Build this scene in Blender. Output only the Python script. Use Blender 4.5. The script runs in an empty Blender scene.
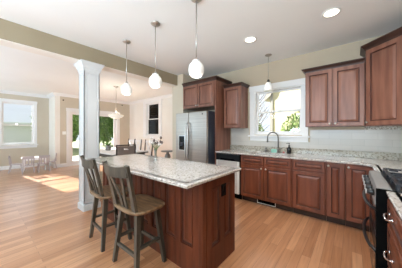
import bpy, bmesh, math, random
from mathutils import Vector, Matrix, Euler
PI = math.pi
R = math.radians
random.seed(7)
S = bpy.context.scene
COL = S.collection

# ------------------------------------------------------------------ camera
cam_d = bpy.data.cameras.new('camera')
cam = bpy.data.objects.new('camera', cam_d)
COL.objects.link(cam)
cam.location = (0, 0, 1.316)
cam.rotation_euler = (PI / 2, 0, 0.6907)
cam_d.sensor_width = 36
cam_d.lens = 36 * 182.6 / 402
cam_d.shift_y = -2 / 402
cam_d.clip_start = 0.02
S.camera = cam

# ------------------------------------------------------------------ world, sun, exposure
W = bpy.data.worlds.new('sky')
S.world = W
W.use_nodes = True
bg = W.node_tree.nodes['Background']
bg.inputs[0].default_value = (0.84, 0.92, 1.0, 1)
bg.inputs[1].default_value = 1.25

sun_d = bpy.data.lights.new('sun', 'SUN')
sun = bpy.data.objects.new('sun', sun_d)
COL.objects.link(sun)
sun.rotation_euler = Vector((3, .43, -1.50)).to_track_quat('-Z', 'Y').to_euler()
sun_d.energy = 22.0
sun_d.angle = R(0.8)
sun_d.color = (1, .97, .93)

def area(name, loc, aim, sx, sy, power, col=(1, 1, 1)):
    d = bpy.data.lights.new(name, 'AREA')
    d.shape = 'RECTANGLE'
    d.size = sx
    d.size_y = sy
    d.energy = power
    d.color = col
    o = bpy.data.objects.new(name, d)
    COL.objects.link(o)
    o.location = loc
    o.rotation_euler = Vector(aim).to_track_quat('-Z', 'Z').to_euler()
    return o
# added fill lamps behind the camera, tilted up to bounce off the ceiling
area('rear_fill_uplight', (-.9, -2.6, 1.4), (0, 1, 4.2), 3.2, 1.2, 450, (.66, .86, 1.02))
area('rear_fill_uplight', (-6.6, -2.6, 1.4), (0, 1, 3.0), 3.4, 1.2, 175, (.56, .83, 1.03))

vs = S.view_settings
vs.view_transform = 'Standard'
vs.look = 'None'
vs.gamma = 1
vs.exposure = -0.06
vs.use_curve_mapping = False
S.cycles.use_denoising = True
S.cycles.max_bounces = 10
S.cycles.diffuse_bounces = 6

# ------------------------------------------------------------------ materials
def s2l(c):
    return tuple((x / 12.92 if x <= .04045 else ((x + .055) / 1.055) ** 2.4) for x in [v / 255 for v in c])
MATS = {}
def mat(name, rgb, rough=.5, metal=0., **k):
    m = bpy.data.materials.new(name)
    m.use_nodes = True
    b = m.node_tree.nodes['Principled BSDF']
    c = s2l(rgb) + (1,)
    b.inputs['Base Color'].default_value = c
    b.inputs['Roughness'].default_value = rough
    b.inputs['Metallic'].default_value = metal
    if 'spec' in k: b.inputs['Specular IOR Level'].default_value = k['spec']
    if 'coat' in k:
        b.inputs['Coat Weight'].default_value = k['coat']
        b.inputs['Coat Roughness'].default_value = k.get('coat_rough', .15)
    if 'emit' in k:
        b.inputs['Emission Color'].default_value = s2l(k.get('ecol', (255, 244, 225))) + (1,)
        b.inputs['Emission Strength'].default_value = k['emit']
    if 'trans' in k:
        b.inputs['Transmission Weight'].default_value = k['trans']
        b.inputs['IOR'].default_value = k.get('ior', 1.45)
    MATS[name] = m
    return m
def nodes(m):
    nt = m.node_tree
    return nt, nt.nodes, nt.links, nt.nodes['Principled BSDF']
def noise_mix(name, c1, c2, scale=(4, 4, 4), rough=.5, detail=3, lo=.35, hi=.65, bump=0., nscale=1., **k):
    """two-tone noise colour stretched per axis in object space"""
    m = mat(name, c1, rough, **k)
    nt, N, L, b = nodes(m)
    tc = N.new('ShaderNodeTexCoord')
    mp = N.new('ShaderNodeMapping')
    mp.inputs['Scale'].default_value = scale
    no = N.new('ShaderNodeTexNoise')
    no.inputs['Scale'].default_value = nscale
    no.inputs['Detail'].default_value = detail
    cr = N.new('ShaderNodeValToRGB')
    cr.color_ramp.elements[0].position = lo
    cr.color_ramp.elements[1].position = hi
    cr.color_ramp.elements[0].color = s2l(c1) + (1,)
    cr.color_ramp.elements[1].color = s2l(c2) + (1,)
    L.new(tc.outputs['Object'], mp.inputs[0])
    L.new(mp.outputs[0], no.inputs['Vector'])
    L.new(no.outputs['Fac'], cr.inputs[0])
    L.new(cr.outputs[0], b.inputs['Base Color'])
    if bump:
        bp = N.new('ShaderNodeBump')
        bp.inputs['Strength'].default_value = bump
        bp.inputs['Distance'].default_value = .01
        L.new(no.outputs['Fac'], bp.inputs['Height'])
        L.new(bp.outputs[0], b.inputs['Normal'])
    return m

noise_mix('ceiling_paint', (238, 239, 238), (241, 242, 241), (1, 1, 1), .9)
noise_mix('wall_tan', (190, 175, 153), (194, 179, 157), (2, 2, 2), .85)
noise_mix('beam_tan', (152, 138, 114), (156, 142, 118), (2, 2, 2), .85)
noise_mix('wall_beige', (200, 190, 172), (204, 194, 176), (2, 2, 2), .85)
noise_mix('wall_cream', (236, 231, 223), (239, 235, 228), (2, 2, 2), .85)
mat('white_trim', (236, 236, 236), .45)
mat('column_white', (206, 207, 208), .45)
noise_mix('cherry_base', (102, 51, 32), (128, 69, 44), (14, 14, 1.6), .42, 5, coat=.15, coat_rough=.25)
noise_mix('cherry_upper', (115, 71, 56), (142, 95, 76), (14, 14, 1.6), .42, 5, coat=.2, coat_rough=.25)  # paler copy of the base cherry; glare on the uppers put into the colour
noise_mix('cherry_dark', (80, 38, 22), (104, 52, 31), (14, 14, 1.6), .5, 5, spec=.3, coat_rough=.22)
noise_mix('crown_dark', (56, 36, 30), (76, 48, 40), (3, 3, 14), .4, 4)
noise_mix('toe_kick_wood', (52, 32, 22), (66, 42, 28), (3, 3, 8), .5, 3)  # extra dark: the shadow under the cabinets is put into the colour
noise_mix('stool_paint', (52, 48, 42), (78, 71, 61), (16, 16, 3), .42, 5, coat=.3)
noise_mix('seat_wood', (100, 76, 54), (146, 114, 82), (5, 30, 5), .4, 4, coat=.35)
noise_mix('steel', (196, 197, 198), (206, 207, 208), (1, 1, 60), .30, 2, metal=.85)
noise_mix('steel_satin', (214, 210, 207), (222, 219, 216), (1, 1, 60), .5, 2, metal=.35)
mat('steel_grey', (150, 150, 150), .45, .3)
mat('steel_bright', (225, 225, 228), .18, 1.)
noise_mix('fridge_steel', (170, 162, 155), (186, 178, 171), (1, 1, 60), .34, 2, metal=.9)
mat('brushed_nickel', (190, 186, 180), .3, 1.)
mat('dark_metal', (120, 118, 114), .3, .9)
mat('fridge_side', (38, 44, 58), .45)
mat('black_gloss', (12, 12, 13), .15)
mat('black_enamel', (16, 17, 20), .28)
mat('black_matte', (7, 7, 7), .8, spec=.1)
mat('cast_iron', (44, 46, 54), .4, .3)
mat('dark_brown', (36, 22, 16), .4)
mat('globe_glass', (246, 246, 244), .3, emit=.12, ecol=(255, 250, 240))
mat('globe_bulb', (255, 250, 235), .3, emit=12.0)
mat('diffuser', (255, 252, 245), .4, emit=5.0)
mat('bowl_glass', (246, 242, 232), .35, emit=.2)
mat('white_plastic', (240, 240, 236), .4)
mat('white_paint', (236, 234, 234), .4)
mat('grey_glaze', (120, 120, 118), .35)
mat('mint_sponge', (150, 205, 190), .8)
mat('scrub_grey', (110, 108, 104), .7)
mat('red_plastic', (176, 60, 56), .4)
mat('petal', (226, 222, 220), .7)
mat('bud', (96, 84, 80), .8)
mat('stem_green', (92, 112, 70), .7)
mat('chair_grey', (134, 124, 120), .7)
mat('espresso', (36, 28, 26), .3, coat=.4)
mat('table_white', (240, 240, 240), .6)
noise_mix('leaves_dark', (70, 104, 50), (136, 168, 88), (9, 9, 9), .8, 4, lo=.4, hi=.6)
noise_mix('leaves_bright', (86, 112, 52), (146, 168, 90), (9, 9, 9), .8, 4, lo=.4, hi=.6)
noise_mix('grass', (128, 138, 98), (156, 162, 122), (3, 3, 3), .9, 4)
noise_mix('bark', (92, 82, 74), (130, 120, 110), (6, 6, 2), .9, 4)
mat('groove_shade', (74, 38, 28), .5)  # dark tone laid into the panel grooves in place of shade
mat('play_grey', (186, 176, 178), .5)
mat('roof_trim', (150, 146, 138), .7)
mat('roof_shingle', (112, 108, 106), .9)
mat('snow_roof', (226, 228, 232), .8)
mat('patio_stone', (196, 188, 176), .8)

def clear_glass(name):
    m = bpy.data.materials.new(name)
    m.use_nodes = True
    nt = m.node_tree
    N, L = nt.nodes, nt.links
    N.remove(N['Principled BSDF'])
    out = N['Material Output']
    tr = N.new('ShaderNodeBsdfTransparent')
    gl = N.new('ShaderNodeBsdfGlossy')
    gl.inputs['Roughness'].default_value = .02
    fr = N.new('ShaderNodeFresnel')
    fr.inputs['IOR'].default_value = 1.35
    mx = N.new('ShaderNodeMixShader')
    L.new(fr.outputs[0], mx.inputs[0])
    L.new(tr.outputs[0], mx.inputs[1])
    L.new(gl.outputs[0], mx.inputs[2])
    L.new(mx.outputs[0], out.inputs[0])
    MATS[name] = m
clear_glass('window_glass')
mat('vase_glass', (235, 240, 240), .03, trans=.9, ior=1.3)

# siding of the houses outside
def siding(name, c, pitch, dark=.9):
    m = mat(name, c, .8)
    nt, N, L, b = nodes(m)
    tc = N.new('ShaderNodeTexCoord')
    sp = N.new('ShaderNodeSeparateXYZ')
    mu = N.new('ShaderNodeMath'); mu.operation = 'MULTIPLY'; mu.inputs[1].default_value = 1 / pitch
    fr = N.new('ShaderNodeMath'); fr.operation = 'FRACT'
    bp = N.new('ShaderNodeBump'); bp.inputs['Strength'].default_value = .5; bp.inputs['Distance'].default_value = .015
    bp.invert = True
    L.new(tc.outputs['Object'], sp.inputs[0]); L.new(sp.outputs[2], mu.inputs[0]); L.new(mu.outputs[0], fr.inputs[0])
    L.new(fr.outputs[0], bp.inputs['Height']); L.new(bp.outputs[0], b.inputs['Normal'])
siding('siding_cream', (206, 196, 162), .14)
siding('siding_grey', (226, 226, 228), .14)
siding('siding_brown', (214, 200, 186), .14)

# oak strip floor, boards run along Y
def floor_mat():
    m = mat('oak_floor', (200, 150, 110), .28, coat=.8, coat_rough=.2)
    nt, N, L, b = nodes(m)
    tc = N.new('ShaderNodeTexCoord')
    mp = N.new('ShaderNodeMapping')
    mp.inputs['Rotation'].default_value = (0, 0, PI / 2)
    br = N.new('ShaderNodeTexBrick')
    br.offset = .37
    br.inputs['Scale'].default_value = 1
    br.inputs['Brick Width'].default_value = 1.1
    br.inputs['Row Height'].default_value = .083
    br.inputs['Mortar Size'].default_value = .0012
    br.inputs['Mortar Smooth'].default_value = .2
    br.inputs['Color1'].default_value = s2l((214, 161, 121)) + (1,)
    br.inputs['Color2'].default_value = s2l((178, 123, 84)) + (1,)
    br.inputs['Mortar'].default_value = s2l((122, 86, 64)) + (1,)
    m2 = N.new('ShaderNodeMapping')
    m2.inputs['Scale'].default_value = (28, 1.6, 1)
    no = N.new('ShaderNodeTexNoise')
    no.inputs['Scale'].default_value = 1.5
    no.inputs['Detail'].default_value = 5
    cr = N.new('ShaderNodeValToRGB')
    cr.color_ramp.elements[0].position = .3
    cr.color_ramp.elements[1].position = .75
    cr.color_ramp.elements[0].color = (.76, .72, .68, 1)
    cr.color_ramp.elements[1].color = (1.06, 1.05, 1.04, 1)
    mx = N.new('ShaderNodeMix'); mx.data_type = 'RGBA'; mx.blend_type = 'MULTIPLY'
    mx.inputs[0].default_value = 1
    L.new(tc.outputs['Object'], mp.inputs[0]); L.new(mp.outputs[0], br.inputs['Vector'])
    L.new(tc.outputs['Object'], m2.inputs[0]); L.new(m2.outputs[0], no.inputs['Vector'])
    L.new(no.outputs['Fac'], cr.inputs[0])
    L.new(br.outputs['Color'], mx.inputs[6]); L.new(cr.outputs[0], mx.inputs[7])
    L.new(mx.outputs[2], b.inputs['Base Color'])
    bp = N.new('ShaderNodeBump'); bp.inputs['Strength'].default_value = .25; bp.inputs['Distance'].default_value = .003
    n3 = N.new('ShaderNodeTexNoise'); n3.inputs['Scale'].default_value = 5
    L.new(n3.outputs['Fac'], bp.inputs['Height']); L.new(bp.outputs[0], b.inputs['Normal'])
floor_mat()

def granite(name, base, mid, dark):
    m = mat(name, base, .16, coat=.3, coat_rough=.05)
    nt, N, L, b = nodes(m)
    tc = N.new('ShaderNodeTexCoord')
    n1 = N.new('ShaderNodeTexNoise'); n1.inputs['Scale'].default_value = 48; n1.inputs['Detail'].default_value = 5
    n2 = N.new('ShaderNodeTexNoise'); n2.inputs['Scale'].default_value = 9; n2.inputs['Detail'].default_value = 6
    n2.inputs['Distortion'].default_value = 1.2
    c1 = N.new('ShaderNodeValToRGB')
    e = c1.color_ramp.elements
    e[0].position = .33; e[0].color = s2l(dark) + (1,)
    e[1].position = .62; e[1].color = s2l(base) + (1,)
    k = e.new(.45); k.color = s2l(mid) + (1,)
    c2 = N.new('ShaderNodeValToRGB')
    c2.color_ramp.elements[0].position = .36; c2.color_ramp.elements[0].color = (.86, .85, .84, 1)
    c2.color_ramp.elements[1].position = .58; c2.color_ramp.elements[1].color = (1, 1, 1, 1)
    mx = N.new('ShaderNodeMix'); mx.data_type = 'RGBA'; mx.blend_type = 'MULTIPLY'; mx.inputs[0].default_value = 1
    for n in (n1, n2): L.new(tc.outputs['Object'], n.inputs['Vector'])
    L.new(n1.outputs['Fac'], c1.inputs[0]); L.new(n2.outputs['Fac'], c2.inputs[0])
    L.new(c1.outputs[0], mx.inputs[6]); L.new(c2.outputs[0], mx.inputs[7]); L.new(mx.outputs[2], b.inputs['Base Color'])
granite('granite', (216, 210, 206), (198, 191, 185), (134, 126, 120))
granite('granite_splash', (192, 187, 174), (174, 168, 155), (128, 120, 108))

def tile_mat():
    m = mat('backsplash_tile', (226, 225, 220), .25)
    nt, N, L, b = nodes(m)
    tc = N.new('ShaderNodeTexCoord')
    mp = N.new('ShaderNodeMapping'); mp.inputs['Rotation'].default_value = (R(90), 0, 0)
    br = N.new('ShaderNodeTexBrick')
    br.inputs['Scale'].default_value = 1
    br.inputs['Brick Width'].default_value = .30
    br.inputs['Row Height'].default_value = .10
    br.inputs['Mortar Size'].default_value = .002
    br.inputs['Color1'].default_value = s2l((206, 202, 195)) + (1,)
    br.inputs['Color2'].default_value = s2l((197, 193, 186)) + (1,)
    br.inputs['Mortar'].default_value = s2l((184, 182, 176)) + (1,)
    L.new(tc.outputs['Object'], mp.inputs[0]); L.new(mp.outputs[0], br.inputs['Vector'])
    L.new(br.outputs['Color'], b.inputs['Base Color'])
tile_mat()

# ------------------------------------------------------------------ mesh helpers
class MB:
    def __init__(s): s.bm = bmesh.new()
    def _xf(s, vs, M):
        if M is not None:
            for v in vs: v.co = M @ v.co
    def box(s, x0, x1, y0, y1, z0, z1, bev=0., M=None):
        b = bmesh.new()
        bmesh.ops.create_cube(b, size=1)
        for v in b.verts:
            v.co = Vector(((x0 + x1) / 2 + v.co.x * (x1 - x0), (y0 + y1) / 2 + v.co.y * (y1 - y0), (z0 + z1) / 2 + v.co.z * (z1 - z0)))
        if bev:
            bmesh.ops.bevel(b, geom=b.edges[:], offset=bev, segments=2, affect='EDGES', profile=.6)
        s._merge(b, M)
        return s
    def _merge(s, b, M=None):
        if M is not None: bmesh.ops.transform(b, matrix=M, verts=b.verts)
        me = bpy.data.meshes.new('t'); b.to_mesh(me); b.free()
        s.bm.from_mesh(me); bpy.data.meshes.remove(me)
    def lathe(s, prof, n=24, M=None, cap=True):
        """prof: list of (r, z)"""
        b = bmesh.new(); rings = []
        for r, z in prof:
            if r < 1e-5: rings.append([b.verts.new((0, 0, z))])
            else: rings.append([b.verts.new((r * math.cos(2 * PI * i / n), r * math.sin(2 * PI * i / n), z)) for i in range(n)])
        for A, B in zip(rings, rings[1:]):
            for i in range(n):
                j = (i + 1) % n
                if len(A) == 1 and len(B) == 1: continue
                if len(A) == 1: f = (A[0], B[i], B[j])
                elif len(B) == 1: f = (A[i], B[0], A[j])
                else: f = (A[i], B[i], B[j], A[j])
                b.faces.new(f)
        if cap:
            if len(rings[0]) > 1: b.faces.new(rings[0])
            if len(rings[-1]) > 1: b.faces.new(rings[-1])
        bmesh.ops.recalc_face_normals(b, faces=b.faces)
        for f in b.faces: f.smooth = True
        s._merge(b, M); return s
    def tube(s, pts, r, n=10, M=None, sq=None):
        """round tube along pts; r number or list; sq=(w, d) gives rectangular section"""
        pts = [Vector(p) for p in pts]
        b = bmesh.new(); rings = []
        up = None
        for k, p in enumerate(pts):
            t = (pts[min(k + 1, len(pts) - 1)] - pts[max(k - 1, 0)]).normalized()
            if up is None:
                up = Vector((0, 1, 0)) if abs(t.y) < .8 else Vector((1, 0, 0))
            a = t.cross(up).normalized(); c = a.cross(t).normalized(); up = c
            rr = r[k] if isinstance(r, (list, tuple)) else r
            if sq:
                w, d = (sq[k] if isinstance(sq, list) else sq)
                offs = [(-w, -d), (w, -d), (w, d), (-w, d)]
                rings.append([b.verts.new(p + a * x / 2 + c * y / 2) for x, y in offs])
            else:
                rings.append([b.verts.new(p + a * rr * math.cos(2 * PI * i / n) + c * rr * math.sin(2 * PI * i / n)) for i in range(n)])
        for A, B in zip(rings, rings[1:]):
            m = len(A)
            for i in range(m):
                f = b.faces.new((A[i], A[(i + 1) % m], B[(i + 1) % m], B[i])); f.smooth = not sq
        b.faces.new(rings[0]); b.faces.new(rings[-1])
        bmesh.ops.recalc_face_normals(b, faces=b.faces)
        s._merge(b, M); return s
    def prism(s, poly, z0, z1, bev=0., M=None):
        """poly (x, y) extruded in z"""
        b = bmesh.new()
        lo = [b.verts.new((x, y, z0)) for x, y in poly]; hi = [b.verts.new((x, y, z1)) for x, y in poly]
        n = len(poly)
        b.faces.new(lo); b.faces.new(hi)
        for i in range(n): b.faces.new((lo[i], lo[(i + 1) % n], hi[(i + 1) % n], hi[i]))
        bmesh.ops.recalc_face_normals(b, faces=b.faces)
        if bev:
            bmesh.ops.bevel(b, geom=b.edges[:], offset=bev, segments=2, affect='EDGES')
        s._merge(b, M); return s
    def sweep(s, path, prof, closed=False):
        """profile (outward offset, z) swept along a 2-D path (x, y); outward = right of travel; mitred"""
        b = bmesh.new(); rings = []
        P = [Vector(p) for p in path]; n = len(P)
        for i, p in enumerate(P):
            a = (P[i] - P[i - 1]).normalized() if (i > 0 or closed) else None
            c = (P[(i + 1) % n] - P[i]).normalized() if (i < n - 1 or closed) else None
            if a is None: a = c
            if c is None: c = a
            na, nc = Vector((a.y, -a.x)), Vector((c.y, -c.x))
            m = (na + nc); m = m / max(m.dot(na), .2) if m.length > 1e-6 else na
            rings.append([b.verts.new((p.x + m.x * o, p.y + m.y * o, z)) for o, z in prof])
        k = len(prof)
        rng = range(n) if closed else range(n - 1)
        for i in rng:
            A, B = rings[i], rings[(i + 1) % n]
            for j in range(k):
                b.faces.new((A[j], A[(j + 1) % k], B[(j + 1) % k], B[j]))
        if not closed: b.faces.new(rings[0]); b.faces.new(rings[-1])
        bmesh.ops.recalc_face_normals(b, faces=b.faces)
        s._merge(b); return s
    def panel(s, x0, x1, z0, z1, t=.022, w=.055, y=0., raised=True, M=None, back=True):
        """raised-panel slab, front towards -Y at y-t, back at y"""
        w = min(w, (x1 - x0) * .28, (z1 - z0) * .30)
        g = min(.034, (min(x1 - x0, z1 - z0) - 2 * w) * .3)
        pr = [(0, 0), (0, -t + .004), (.004, -t), (w - .004, -t), (w + .003, -t + .011), (w + .010, -t + .011)]
        if raised: pr += [(w + .010 + g * .8, -t + .002)]
        b = bmesh.new(); rings = []
        for i, d in pr:
            rings.append([b.verts.new(q) for q in ((x0 + i, y + d, z0 + i), (x1 - i, y + d, z0 + i), (x1 - i, y + d, z1 - i), (x0 + i, y + d, z1 - i))])
        for q, (A, B) in enumerate(zip(rings, rings[1:])):
            for i in range(4):
                f = b.faces.new((A[i], A[(i + 1) % 4], B[(i + 1) % 4], B[i]))
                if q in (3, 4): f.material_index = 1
        b.faces.new(rings[-1]); b.faces.new(rings[0][::-1])
        bmesh.ops.recalc_face_normals(b, faces=b.faces)
        s._merge(b, M); return s
    def rect_ring(s, x0, x1, z0, z1, w, y0, y1, wb=None, bev=.0, wt=None):
        wb = w if wb is None else wb; wt = w if wt is None else wt
        s.box(x0, x0 + w, y0, y1, z0, z1, bev); s.box(x1 - w, x1, y0, y1, z0, z1, bev)
        s.box(x0 + w, x1 - w, y0, y1, z1 - wt, z1, bev); s.box(x0 + w, x1 - w, y0, y1, z0, z0 + wb, bev)
        return s

def obj(name, mb, material, parent=None, loc=None, rotz=0., label=None):
    me = bpy.data.meshes.new(name)
    mb.bm.normal_update(); mb.bm.to_mesh(me); mb.bm.free()
    o = bpy.data.objects.new(name, me)
    COL.objects.link(o)
    me.materials.append(MATS[material])
    if any(p.material_index for p in me.polygons): me.materials.append(MATS['groove_shade'])
    if parent: o.parent = parent
    if loc: o.location = loc
    if rotz: o.rotation_euler = (0, 0, rotz)
    if label: o['label'] = label
    return o
def tag(o, label, cat, group=None, kind=None):
    o['label'] = label; o['category'] = cat
    if group: o['group'] = group
    if kind: o['kind'] = kind
    return o
def thing(name, label, cat, loc=(0, 0, 0), rotz=0, group=None):
    o = bpy.data.objects.new(name, None)
    COL.objects.link(o); o.empty_display_size = .1
    o.location = loc; o.rotation_euler = (0, 0, rotz)
    return tag(o, label, cat, group)
def struct(name, mb, material, parent=None, label=None):
    o = obj(name, mb, material, parent)
    if not parent: o['kind'] = 'structure'
    if label: o['label'] = label
    return o
def kids(o): return [c for c in bpy.data.objects if c.parent == o]
def copy_tree(o, parent=None):
    c = o.copy(); COL.objects.link(c)
    if parent: c.parent = parent
    for k in kids(o): copy_tree(k, c)
    return c
def wall_x(mb, y0, y1, x0, x1, z0, z1, holes):
    """wall along X, thickness y0..y1, with holes [(hx0,hx1,hz0,hz1)] sorted"""
    cx = x0
    for a, b_, c, d in holes:
        mb.box(cx, a, y0, y1, z0, z1)
        if c > z0: mb.box(a, b_, y0, y1, z0, c)
        if d < z1: mb.box(a, b_, y0, y1, d, z1)
        cx = b_
    mb.box(cx, x1, y0, y1, z0, z1)
    return mb
def wall_y(mb, x0, x1, y0, y1, z0, z1, holes):
    cy = y0
    for a, b_, c, d in holes:
        mb.box(x0, x1, cy, a, z0, z1)
        if c > z0: mb.box(x0, x1, a, b_, z0, c)
        if d < z1: mb.box(x0, x1, a, b_, d, z1)
        cy = b_
    mb.box(x0, x1, cy, y1, z0, z1)
    return mb

H = 2.75
XR = .80          # right wall
YB = 3.80         # kitchen back wall
YD = 4.67         # dining back wall
XL, XD = -9.32, -8.40

# ------------------------------------------------------------------ structure
struct('floor', MB().box(-9.5, 1.0, -3.0, 4.9, -.12, 0), 'oak_floor')
struct('ceiling', MB().box(-9.5, 1.0, -3.0, 4.9, H, H + .12), 'ceiling_paint')
struct('wall_back', wall_x(MB(), YB, YB + .15, -3.66, XR + .15, 0, H, [(-1.63, -.71, 1.26, 2.19)]), 'wall_tan')
struct('wall_right', MB().box(XR, XR + .15, -2.95, YB, 0, H), 'wall_tan')
struct('wall_rear', wall_x(MB(), -2.95, -2.8, XL, XR, 0, H, [(-8.3, -4.5, .5, 2.5), (-3.0, 0, .5, 2.5)]), 'wall_beige')
struct('wall_divider', MB().box(-3.60, -3.21, 3.19, YB, 0, H).box(-3.60, -3.45, YB, YD, 0, H), 'wall_beige')
struct('wall_dining', wall_x(MB(), YD, YD + .15, XD, -3.51, 0, H, [(-7.0, -6.1, 1.16, 2.56)]), 'wall_cream')
struct('wall_patio', wall_y(MB(), XD - .15, XD, 1.9, YD + .15, 0, H, [(2.2, 4.06, 0, 2.12)]), 'wall_beige')
struct('wall_jog', MB().box(XL - .15, XD, 1.75, 1.9, 0, H), 'wall_cream')
struct('wall_left', wall_y(MB(), XL - .15, XL, -2.95, 1.75, 0, H, [(.47, 1.31, .86, 2.38)]), 'wall_beige')
# header beam between kitchen and living side
struct('beam', MB().box(-3.66, -3.41, -2.8, 3.19, 2.497, H), 'beam_tan')

# exterior ground
tag(obj('lawn', MB().box(-40, 25, 4.95, 40, -.5, -.25).box(-40, -9.55, -20, 4.95, -.5, -.25), 'grass'),
    'green lawn outside the patio door and windows', 'lawn', kind='stuff')

# crown moulding of the living side, baseboards
cp = [(0, H), (.085, H), (.085, H - .018), (.03, H - .085), (.012, H - .10), (0, H - .10)]
struct('trim_1', MB().sweep([(XL, -2.8), (XL, 1.75), (XD, 1.75), (XD, YD), (-3.60, YD)], cp), 'white_trim')
bp_ = [(0, 0), (.018, 0), (.018, .10), (.010, .125), (0, .13)]
struct('baseboard_left', MB().sweep([(XL, -2.8), (XL, 1.75), (XD, 1.75), (XD, 2.10)], bp_), 'white_trim')
struct('baseboard_dining', MB().sweep([(XD, 4.18), (XD, YD), (-3.60, YD), (-3.60, 3.19), (-3.22, 3.19)], bp_), 'white_trim')
# pale sheet over the beam's underside, its lit tone put into the colour
struct('beam_underside', MB().box(-3.655, -3.425, -2.8, 3.18, 2.488, 2.497), 'wall_cream')

# windows: window(n, centre..., on a wall, along X or Y)
def window(n, w, z0, z1, loc, rotz, rail, casing=.11, head=.13, apron=True, deep=.15, cas_l=True, label=None):
    """local: x from 0..w, wall interior face y=0, outside is +y"""
    r = thing('window_%d' % n, label, 'window', loc, rotz)
    r['kind'] = 'structure'; del r['category']
    m = MB()
    if cas_l: m.box(-casing, 0, -.022, 0, z0 - .02, z1, .003)
    else: m.box(-.04, 0, -.022, 0, z0 - .02, z1, .003)
    m.box(w, w + casing, -.022, 0, z0 - .02, z1, .003)
    m.box(-casing - .01 if cas_l else -.04, w + casing + .01, -.028, 0, z1, z1 + head, .004)
    obj('casing', m, 'white_trim', r)
    m = MB().box(-casing - .03 if cas_l else -.04, w + casing + .03, -.06, .0, z0 - .045, z0 - .015, .004)
    m.box(-casing if cas_l else -.04, w + casing, -.02, 0, z0 - .13, z0 - .045, .003)
    obj('sill', m, 'white_trim', r)
    m = MB()   # jamb lining
    m.rect_ring(0, w, z0, z1, .018, 0, deep)
    obj('jamb', m, 'white_trim', r)
    m = MB()
    m.rect_ring(.018, w - .018, rail - .02, z1 - .018, .035, deep - .05, deep - .02, .03, .002)
    m.rect_ring(.018, w - .018, z0 + .018, rail + .02, .035, deep - .085, deep - .055, .05, .002)
    s = obj('sash', m, 'white_paint', r)
    g = MB().box(.05, w - .05, deep - .038, deep - .034, rail, z1 - .05).box(.05, w - .05, deep - .072, deep - .068, z0 + .06, rail)
    obj('pane', g, 'window_glass', s)
    return r
window(1, .92, 1.26, 2.19, (-1.63, YB, 0), 0, 1.74, .10, .115, label='kitchen window over the sink')
window(2, .90, 1.16, 2.56, (-7.0, YD, 0), 0, 1.87, .20, .13, label='dining window')
window(3, .84, .86, 2.38, (XL, .47, 0), PI / 2, 1.57, .08, .10, label='living room window')
for n, x, w in ((4, -8.3, 3.8), (5, -3.0, 3.0)):
    m = MB().rect_ring(x, x + w, .5, 2.5, .06, -2.95, -2.79)
    m.box(x + w / 2 - .03, x + w / 2 + .03, -2.95, -2.79, .56, 2.44)
    struct('window_%d' % n, m, 'white_trim', label='rear window frame')

# patio door (in wall XD, Y 2.2..4.06)
dr = thing('door_1', 'white framed glazed patio door', 'door', (XD, 2.2, 0), PI / 2)
dr['kind'] = 'structure'; del dr['category']
m = MB().box(-.10, 0, -.022, 0, 0, 2.12, .003).box(1.86, 1.97, -.022, 0, 0, 2.12, .003).box(-.11, 1.98, -.028, 0, 2.12, 2.24, .003)
obj('casing', m, 'white_trim', dr)
obj('frame', MB().rect_ring(0, 1.86, 0, 2.12, .03, 0, .15, .02), 'white_trim', dr)
for k, x0 in enumerate((.03, .93)):
    p = obj('door_panel', MB().rect_ring(x0, x0 + .90, .02, 2.09, .085, .06 + .03 * k, .10 + .03 * k, .16, .003), 'white_paint', dr)
    obj('pane', MB().box(x0 + .08, x0 + .82, .078 + .03 * k, .082 + .03 * k, .17, 2.01), 'window_glass', p)
obj('handle', MB().tube([(.99, .085, .95), (.99, .03, .97), (.99, .03, 1.12), (.99, .085, 1.14)], .01), 'brushed_nickel', dr)

# square panelled column under the beam
r = thing('column', 'white square panelled column standing under the tan beam', 'column', (-3.535, 1.215, 0))
r['kind'] = 'structure'; del r['category']
hw = .122
m = MB().box(-hw + .012, hw - .012, -hw + .012, hw - .012, .13, 2.42)
for k in range(4):
    M = Matrix.Rotation(k * PI / 2, 4, 'Z')
    m.box(-hw, -hw + .032, -hw, -hw + .014, .12, 2.42, .002, M)
    m.box(hw - .032, hw, -hw, -hw + .014, .12, 2.42, .002, M)
    m.box(-hw + .032, hw - .032, -hw, -hw + .014, .12, .17, .002, M)
    m.box(-hw + .032, hw - .032, -hw, -hw + .014, 2.30, 2.42, .002, M)
    m.box(-hw + .05, hw - .05, -hw + .004, -hw + .014, .19, 2.28, .004, M)
obj('shaft', m, 'column_white', r)
sq = lambda a: [(-a, -a), (a, -a), (a, a), (-a, a)]
obj('base', MB().sweep(sq(hw), [(-.05, 0), (.014, 0), (.014, .085), (.008, .10), (.002, .105), (-.05, .105)], True), 'column_white', r)
obj('capital', MB().sweep(sq(hw), [(-.05, 2.34), (.008, 2.34), (.010, 2.37), (.02, 2.385), (.022, 2.41), (.05, 2.455), (.062, 2.47), (.062, 2.488), (-.05, 2.488)], True), 'column_white', r)

# backsplash tile on the back wall
m = MB().box(-2.20, XR, YB - .008, YB, 1.017, 1.13)
m.box(-2.20, -1.76, YB - .008, YB, 1.13, 1.40).box(-.58, XR, YB - .008, YB, 1.13, 1.352)
struct('trim_3', m, 'backsplash_tile', label='white tile backsplash')

noise_mix('mosaic', (150, 138, 120), (206, 200, 188), (60, 1, 60), .4, 2, lo=.42, hi=.55)
struct('trim_4', MB().box(.15, XR, YB - .012, YB, 1.352, 1.405), 'mosaic', label='mosaic accent band in the tile')
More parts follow.
